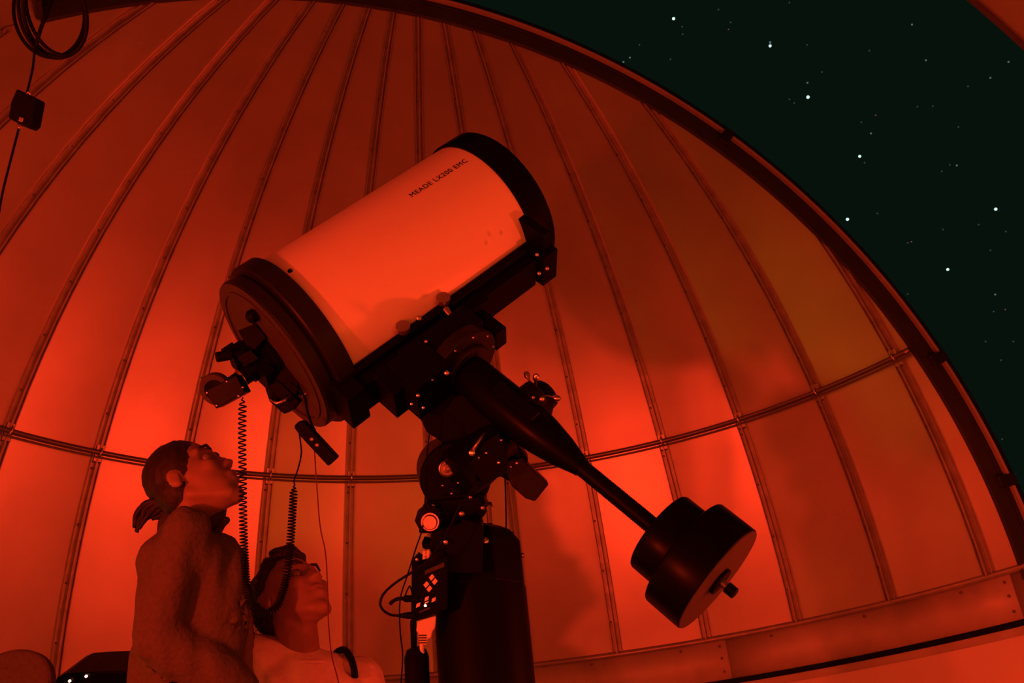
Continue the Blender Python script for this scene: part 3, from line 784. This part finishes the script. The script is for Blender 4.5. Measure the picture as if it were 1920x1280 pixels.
def eyes(H, R, parent, k=1):
    for s in (-1, 1):
        T = lambda x, y, z: H+R @ V((x, y, z))*k
        bm = bmesh.new(); ico(bm, T(.069, .032*s, .012), [.0118*k]*3, R, 3)
        e = obj('eye', bm, 'eye', parent, True)
        bm = bmesh.new(); ico(bm, T(.0775, .032*s, .0145), [.0042*k, .0055*k, .0055*k], R, 2)
        obj('iris', bm, 'iris', e, True)
        bm = bmesh.new(); limb(bm, [T(.086, .014*s, .036), T(.086, .032*s, .040), T(.074, .050*s, .035)], [.0035*k, .004*k, .0025*k])
        obj('eyebrow', bm, 'hair', parent, True)
def hand(bm, wrist, dirn, palmn, side, k=1, curl=.5):
    """palm, four unequal bent fingers and a thumb"""
    d = V(dirn).normalized(); n = (V(palmn)-d*(V(palmn) @ d)).normalized(); s = d.cross(n)*side
    limb(bm, [wrist, wrist+d*.045*k], [.024*k, .028*k])
    for q in (-1, -.33, .33, 1): limb(bm, [wrist+d*.03*k+s*q*.018*k, wrist+d*.085*k+s*q*.028*k], [.015*k, .0125*k])
    for q, L in ((-1, .060), (-.33, .074), (.33, .080), (1, .070)):
        p = wrist+d*.088*k+s*q*.029*k; dd = d.copy(); pts = [p]; rs = [.0095*k]
        for j, fr_ in enumerate((.45, .32, .23)):
            dd = (dd*math.cos(curl*.6)+n*math.sin(curl*.6)).normalized(); p = p+dd*L*fr_*k; pts.append(p); rs.append((.009-.001*j)*k)
        limb(bm, pts, rs)
    p = wrist+d*.03*k+s*.026*k; q = p+(d*.6+s*.7+n*.3).normalized()*.042*k; r_ = q+(d*.85+s*.25+n*.4).normalized()*.032*k
    limb(bm, [p, q, r_], [.015*k, .0105*k, .0085*k])

# ---- standing woman, profile to the right, head tipped back
WD = 2.45
WH = at(358, 912, WD)
fw = V((.95, .31, 0)).normalized(); lf = V((-fw.y, fw.x, 0)); zz = V((0, 0, 1))
woman = empty('person', V((WH.x+.05, WH.y, 0)), 'standing person with dark ponytail and high-collared jacket, head tipped back', 'person', None)
tilt = math.radians(36)
hf = (fw*math.cos(.42)-lf*math.sin(.42)).normalized()
hR = basis(hf*math.cos(tilt)+zz*math.sin(tilt), -hf*math.sin(tilt)+zz*math.cos(tilt))
KW = 1.10
def W(px, py, D=WD): return at(px, py, D)
neck = W(352, 978, WD+.01); chest = W(352, 1085); waist = W(356, 1200); hip = W(350, 1300)
shR = neck-lf*.125+V((0, 0, -.06)); shL = neck+lf*.125+V((0, 0, -.06))
elR = W(290, 1190, WD-.17); elL = elR+lf*.34-fw*.02-zz*.05
hnR = elR+fw*.20+V((0, 0, -.12))+lf*.04; hnL = elL+fw*.09+V((0, 0, -.21))
bm = bmesh.new()
head_prims(bm, WH, hR, True, KW)
limb(bm, [WH+hR @ V((-.022, 0, -.045)), neck, neck-zz*.05], [.056, .054, .06])
limb(bm, [shR, shL], [.045, .045])
for s in (-1, 1): limb(bm, [neck+lf*.06*s-zz*.09, waist+lf*.05*s, hip+lf*.065*s], [.065, .065, .085])
for sh, el, hn, sd in ((shR, elR, hnR, 1), (shL, elL, hnL, -1)):
    limb(bm, [sh, el], [.042, .034]); limb(bm, [el, hn], [.034, .025]); hand(bm, hn, hn-el, -zz+lf*.4*sd, sd, .95, .6)
for s in (-1, 1):
    h0 = hip+lf*.085*s-zz*.04; kn = V((h0.x+.02, h0.y, .50)); an = V((h0.x-.04, h0.y, .09))
    limb(bm, [h0, kn], [.085, .052]); limb(bm, [kn, kn.lerp(an, .3), an], [.05, .05, .035]); limb(bm, [an, an+fw*.14-zz*.05], [.034, .028])
eb = melt('body', bm, .0065, 'skin', woman, 3, head_post(WH, hR, KW))
eyes(WH, hR, woman, KW)
# hair
bm = bmesh.new(); T = lambda x, y, z: WH+hR @ V((x, y, z))*KW
ico(bm, T(-.006, 0, .042), [q*KW for q in (.083, .080, .083)], hR); ico(bm, T(-.026, 0, .005), [q*KW for q in (.058, .072, .068)], hR)
limb(bm, [T(.030, .042, .090), T(-.02, .068, .045)], [.014, .014]); limb(bm, [T(.030, -.042, .090), T(-.02, -.068, .045)], [.014, .014])
limb(bm, [T(-.03, 0, -.03), T(-.065, 0, -.055)], [.04, .024])
def hpost(co, n):
    return co+n*(noise.noise(co*70)*.002)
hair = melt('hair', bm, .005, 'hair', woman, 4, hpost)
bm = bmesh.new()
def WH2(x, y, d=0): return W(x, y, WD-.02+d)
strands = [[(318, 932), (302, 938), (284, 944), (266, 950), (256, 964), (252, 988)], [(316, 938), (300, 946), (286, 954), (272, 962), (262, 976), (256, 996)], [(318, 944), (304, 952), (294, 962), (280, 970), (268, 976)],
           [(314, 930), (292, 938), (274, 944), (262, 954), (255, 972)], [(320, 948), (310, 958), (298, 968), (286, 972)], [(312, 940), (292, 948), (282, 962), (270, 976), (260, 990)], [(316, 935), (296, 940), (278, 948), (270, 958), (266, 972), (258, 984)]]
for i, st_ in enumerate(strands):
    for j in range(4):
        dz = (random.random()-.5)*.035
        pts = catmull([WH2(x+random.uniform(-2, 2), y+random.uniform(-2, 2), dz) for x, y in st_], 4)
        rs = [.0115*(1-.7*(q/len(pts))) for q in range(len(pts))]
        add_tube(bm, pts, rs, 6)
tag(obj('ponytail', bm, 'hair', woman, True), kind='stuff')
lathe('hair_tie', WH2(314, 936), W(290, 948)-W(314, 936), [(-.006, .014), (-.003, .019), (.004, .019), (.007, .014)], 'rubber', woman, 20)
# jacket
bm = bmesh.new()
limb(bm, [shR+fw*.0, neck-zz*.055-fw*.01, shL], [.060, .068, .060])
for s in (-1, 1):
    limb(bm, [neck+lf*.07*s-zz*.10+fw*.01, chest+lf*.07*s+fw*.045, waist+lf*.07*s+fw*.05, hip+lf*.075*s+fw*.045, hip+lf*.08*s-zz*.10+fw*.02], [.075, .095, .105, .115, .11])
    limb(bm, [neck+lf*.08*s-zz*.11-fw*.035, chest+lf*.07*s-fw*.035, waist+lf*.07*s-fw*.03, hip+lf*.07*s-fw*.03], [.065, .085, .095, .105])
for sh, el, hn, sd in ((shR, elR, hnR, 1), (shL, elL, hnL, -1)):
    limb(bm, [sh, sh.lerp(el, .5)-fw*.01, el], [.060, .062, .058]); limb(bm, [el, el.lerp(hn, .55), hn], [.060, .056, .045])
def fold(co, n):
    q = V((co.x*10, co.y*10, co.z*2.0)); a_ = noise.noise(q)+.6*noise.noise(q*2.1)+.15*noise.noise(co*24)
    return co+n*(a_*.020)
jacket = melt('jacket', bm, .008, 'jacket', woman, 12, fold)
# standing collar and its folded tip
bm = bmesh.new(); rows = []
for i in range(33):
    t = 2*pi*(i/32)*.94+.19; c_, s_ = math.cos(t), math.sin(t)
    rd = fw*c_+lf*s_
    base_ = neck-zz*.045+rd*.072
    top = neck+zz*(.060+.022*c_)+rd*(.070+.016*max(0, c_))+fw*.014
    rows.append((base_, base_.lerp(top, .5)+rd*.008, top))
vv = [[bm.verts.new(p) for p in r_] for r_ in rows]
for a_, b_ in zip(vv, vv[1:]):
    for c_ in range(2): bm.faces.new((a_[c_], b_[c_], b_[c_+1], a_[c_+1]))
co_ = obj('collar', bm, 'lining', jacket, True)
md = co_.modifiers.new('t', 'SOLIDIFY'); md.thickness = .006
bm = bmesh.new(); limb(bm, [W(395, 1015, WD-.03), W(408, 997, WD-.04), W(417, 983, WD-.05), W(424, 975, WD-.05)], [.018, .011, .009, .0105])
melt('collar_tip', bm, .004, 'lining', jacket, 3)
bm = bmesh.new()
for s in (-1, 1):
    h0 = hip+lf*.085*s-zz*.04; kn = V((h0.x+.02, h0.y, .50)); an = V((h0.x-.04, h0.y, .11))
    limb(bm, [h0, kn], [.105, .075]); limb(bm, [kn, an], [.072, .06])
limb(bm, [hip-lf*.08, hip+lf*.08], [.11, .11])
melt('trousers', bm, .011, 'jeans', woman, 6, lambda c_, n: c_+n*noise.noise(c_*12)*.008)
for s in (-1, 1):
    h0 = hip+lf*.085*s; an = V((h0.x-.04, h0.y, .05)); bm = bmesh.new()
    limb(bm, [an-fw*.03, an+fw*.16-zz*.008], [.048, .040]); limb(bm, [an+zz*.03, an+zz*.06], [.045, .042])
    melt('shoe', bm, .009, 'shoe', woman, 4, lambda c_, n: V((c_.x, c_.y, max(c_.z, .0))))

# ---- seated man looking up to the right
MH = at(548, 1125, 2.65)
man = empty('person', V((MH.x, MH.y+.1, 0)), 'short-haired person in a pale T-shirt, seated behind the coiled cord and looking up', 'person')
mf = V((.80, -.60, 0)).normalized(); ml = V((-mf.y, mf.x, 0))          # head turned
bf = V((.62, -.78, 0)).normalized(); bl = V((-bf.y, bf.x, 0))          # body
tl = math.radians(33)
mR = basis(mf*math.cos(tl)+zz*math.sin(tl), -mf*math.sin(tl)+zz*math.cos(tl))
mneck = at(560, 1222, 2.68)
bm = bmesh.new(); KM = 1.12
head_prims(bm, MH, mR, False, KM)
limb(bm, [MH+mR @ V((-.02, 0, -.05)), mneck, mneck-zz*.06], [.060, .060, .075])
limb(bm, [MH+mR @ V((.035, 0, -.085)), mneck+bf*.045-zz*.01], [.022, .018])
sA = mneck+bl*.185-zz*.075; sB = mneck-bl*.165-zz*.025
mh = V((mneck.x-.06, mneck.y+.10, .74))
limb(bm, [sA, sB], [.058, .058])
for s in (-1, 1): limb(bm, [mneck+bl*.09*s-zz*.13, mneck.lerp(mh, .6)+bl*.08*s, mh+bl*.08*s], [.09, .085, .095])
kA = mh+bf*.42+bl*.13-zz*.09; kB = mh+bf*.42-bl*.13-zz*.09
for s, kn in ((1, kA), (-1, kB)):
    an = V((kn.x, kn.y, .09))+bf*.04
    limb(bm, [mh+bl*.09*s, kn], [.088, .058]); limb(bm, [kn, kn.lerp(an, .3), an], [.056, .056, .038]); limb(bm, [an, an+bf*.16-zz*.05], [.036, .03])
arms = []
for s, sh, kn in ((1, sA, kA), (-1, sB, kB)):
    el = sh+V((0, 0, -.29))+bf*.08+bl*(.04 if s > 0 else .05); hn = kn-bf*.12+zz*.115-bl*.0
    arms.append((sh, el, hn, s)); limb(bm, [sh, el], [.048, .040]); limb(bm, [el, hn], [.040, .028]); hand(bm, hn, (kn-hn)+zz*.06, -zz, -s, 1.0, .5)
melt('body', bm, .0065, 'skin', man, 3, head_post(MH, mR, KM))
eyes(MH, mR, man, KM)
bm = bmesh.new(); T = lambda x, y, z: MH+mR @ V((x, y, z))*KM
ico(bm, T(-.026, 0, .050), (.098, .084, .084), mR); ico(bm, T(-.052, 0, .015), (.070, .078, .075), mR)
limb(bm, [T(.045, -.04, .105), T(.058, 0, .112), T(.045, .04, .105)], [.018, .02, .018])
limb(bm, [T(.03, -.06, .08), T(-.01, -.074, .04)], [.02, .016]); limb(bm, [T(.03, .06, .08), T(-.01, .074, .04)], [.02, .016])
melt('hair', bm, .005, 'hair', man, 3, lambda c_, n: c_+n*(noise.noise(c_*90)*.005))
bm = bmesh.new()
limb(bm, [sA+bl*-.02, sB+bl*.02], [.074, .074]); limb(bm, [mneck+bl*.10-zz*.06, mneck-bl*.10-zz*.06], [.062, .062])
limb(bm, [mneck+bl*.05-zz*.075+bf*.025, mneck-bl*.05-zz*.075+bf*.025], [.072, .072])
for s in (-1, 1): limb(bm, [mneck+bl*.09*s-zz*.14, mneck.lerp(mh, .6)+bl*.09*s, mh+bl*.085*s+zz*.02], [.115, .115, .125])
for sh, el, hn, s in arms: limb(bm, [sh, sh.lerp(el, .62)], [.072, .066])
shirt = melt('t_shirt', bm, .008, 'tshirt', man, 6, lambda c_, n: c_+n*(noise.noise(V((c_.x*8, c_.y*8, c_.z*4)))*.012))
# neckline band, fitted round the neck
ns = []
for q in range(40):
    t = 2*pi*q/40; ns.append(mneck+bf*(math.cos(t)*.082+.012)+bl*math.sin(t)*.080+zz*(-.022-.022*math.cos(t)))
tube('neckline', ns, .006, 'tshirt', shirt, 8, True)
# dark shoulder strap
sp = []
for q in range(15):
    t = -1.1+2.5*q/14; c0 = mneck+bl*.125-zz*.10
    sp.append(c0+bf*math.sin(t)*.092+zz*math.cos(t)*.108-bl*.0)
bm = bmesh.new(); add_tube(bm, sp, .010, 8)
obj('shoulder_strap', bm, 'rubber', man, True)
bm = bmesh.new()
for s, kn in ((1, kA), (-1, kB)):
    an = V((kn.x, kn.y, .12))+bf*.03
    limb(bm, [mh+bl*.085*s, kn], [.11, .08]); limb(bm, [kn, an], [.078, .062])
melt('trousers', bm, .011, 'jeans', man, 6, lambda c_, n: c_+n*noise.noise(c_*12)*.008)
for s, kn in ((1, kA), (-1, kB)):
    an = V((kn.x, kn.y, .052))+bf*.03; bm = bmesh.new()
    limb(bm, [an-bf*.04, an+bf*.18-zz*.008], [.050, .042]); limb(bm, [an+zz*.03, an+zz*.07], [.047, .044])
    melt('shoe', bm, .009, 'shoe', man, 4, lambda c_, n: V((c_.x, c_.y, max(c_.z, .0))))
stz = mh.z-.118
st = empty('stool', V((mh.x, mh.y, 0)), 'round wooden stool that the person in the pale T-shirt sits on', 'stool')
lathe('seat', V((mh.x, mh.y, stz-.03)), (0, 0, 1), [(0, .15), (.006, .16), (.024, .16), (.03, .15)], 'wood', st, 40)
for k in range(4):
    an = pi/4+k*pi/2; tube('leg', [V((mh.x+math.cos(an)*.10, mh.y+math.sin(an)*.10, stz-.03)), V((mh.x+math.cos(an)*.17, mh.y+math.sin(an)*.17, .0))], [.016, .013], 'wood', st)
tube('rung', [V((mh.x+math.cos(t)*.145, mh.y+math.sin(t)*.145, .2)) for t in [2*pi*q/32 for q in range(32)]], .008, 'steel', st, 8, True)

# ================================================================== stars
def star_mat(name, col, s):
    m = mat(name, (0, 0, 0), 1, emit=col, estr=s); m.cycles.emission_sampling = 'NONE'; return m
SB = star_mat('bright_star_light', (.75, 1, .97), 1.25)
SF = star_mat('faint_star_light', (.35, .62, .60), .28)
SG = star_mat('dim_star_light', (.4, .55, .4), .12)
SR = star_mat('reddish_star_light', (.8, .3, .15), .25)
DS = 900.0
def star(px, py, rpx, m, label, group=None):
    bm = bmesh.new(); bmesh.ops.create_icosphere(bm, subdivisions=2, radius=rpx/FPX*DS)
    o = obj('star', bm, m, None, True); o.location = at(px, py, DS)
    return tag(o, label, 'star', group)
star(1263, 35, 3.0, SB, 'bright blue-white star nearest the top edge, left of all the other bright ones')
star(1444, 86, 2.8, SB, 'lower and brighter star of the close pair in the upper middle of the sky')
star(1444, 79.5, 2.2, SF, 'fainter upper star touching the bright star of the close pair')
star(1515, 182, 3.2, SB, 'bright star below and right of the close pair, with a dim star just above it')
star(1612, 293, 2.8, SB, 'bright star alone midway down the sky, between the close pair and the arch')
star(1589, 411, 3.0, SB, 'bright star closest to the dome arch edge')
star(1867, 392, 3.0, SB, 'bright star nearest the right edge of the picture')
star(1777, 505, 2.8, SB, 'lowest of the bright stars, at the right')
faint = [(1181, 108, SF), (1169, 116, SF), (1199, 84, SG), (1257, 111, SG), (1347, 18, SG), (1370, 42, SG), (1280, 64, SG), (1541, 135, SG), (1514, 155, SF), (1489, 193, SG), (1480, 186, SG), (1615, 229, SG), (1633, 250, SF), (1710, 46, SF), (1736, 113, SF), (1891, 116, SF), (1857, 146, SF),
         (1794, 310, SF), (1766, 321, SG), (1781, 309, SG), (1645, 400, SG), (1768, 430, SG), (1835, 421, SG), (1702, 455, SG), (1886, 434, SG), (1857, 469, SG), (1702, 551, SG), (1866, 552, SF), (1621, 305, SG), (1749, 199, SG), (1720, 200, SG), (1815, 162, SG), (1797, 238, SG), (1513, 84, SG), (1279, 50, SG), (1480, 5, SG), (1630, 95, SG), (1863, 584, SG), (1848, 640, SG), (1900, 640, SG), (1877, 675, SG), (1879, 823, SG)]
for x, y, m in faint:
    star(x, y, 1.8 if m is SF else 1.5, m, 'one of the faint small stars scattered over the dark sky', 'faint stars')
for x, y in ((1642, 216), (1709, 453), (1885, 580), (1366, 55)):
    star(x, y, 1.3, SR, 'tiny reddish star among the faint ones', 'tiny reddish stars')
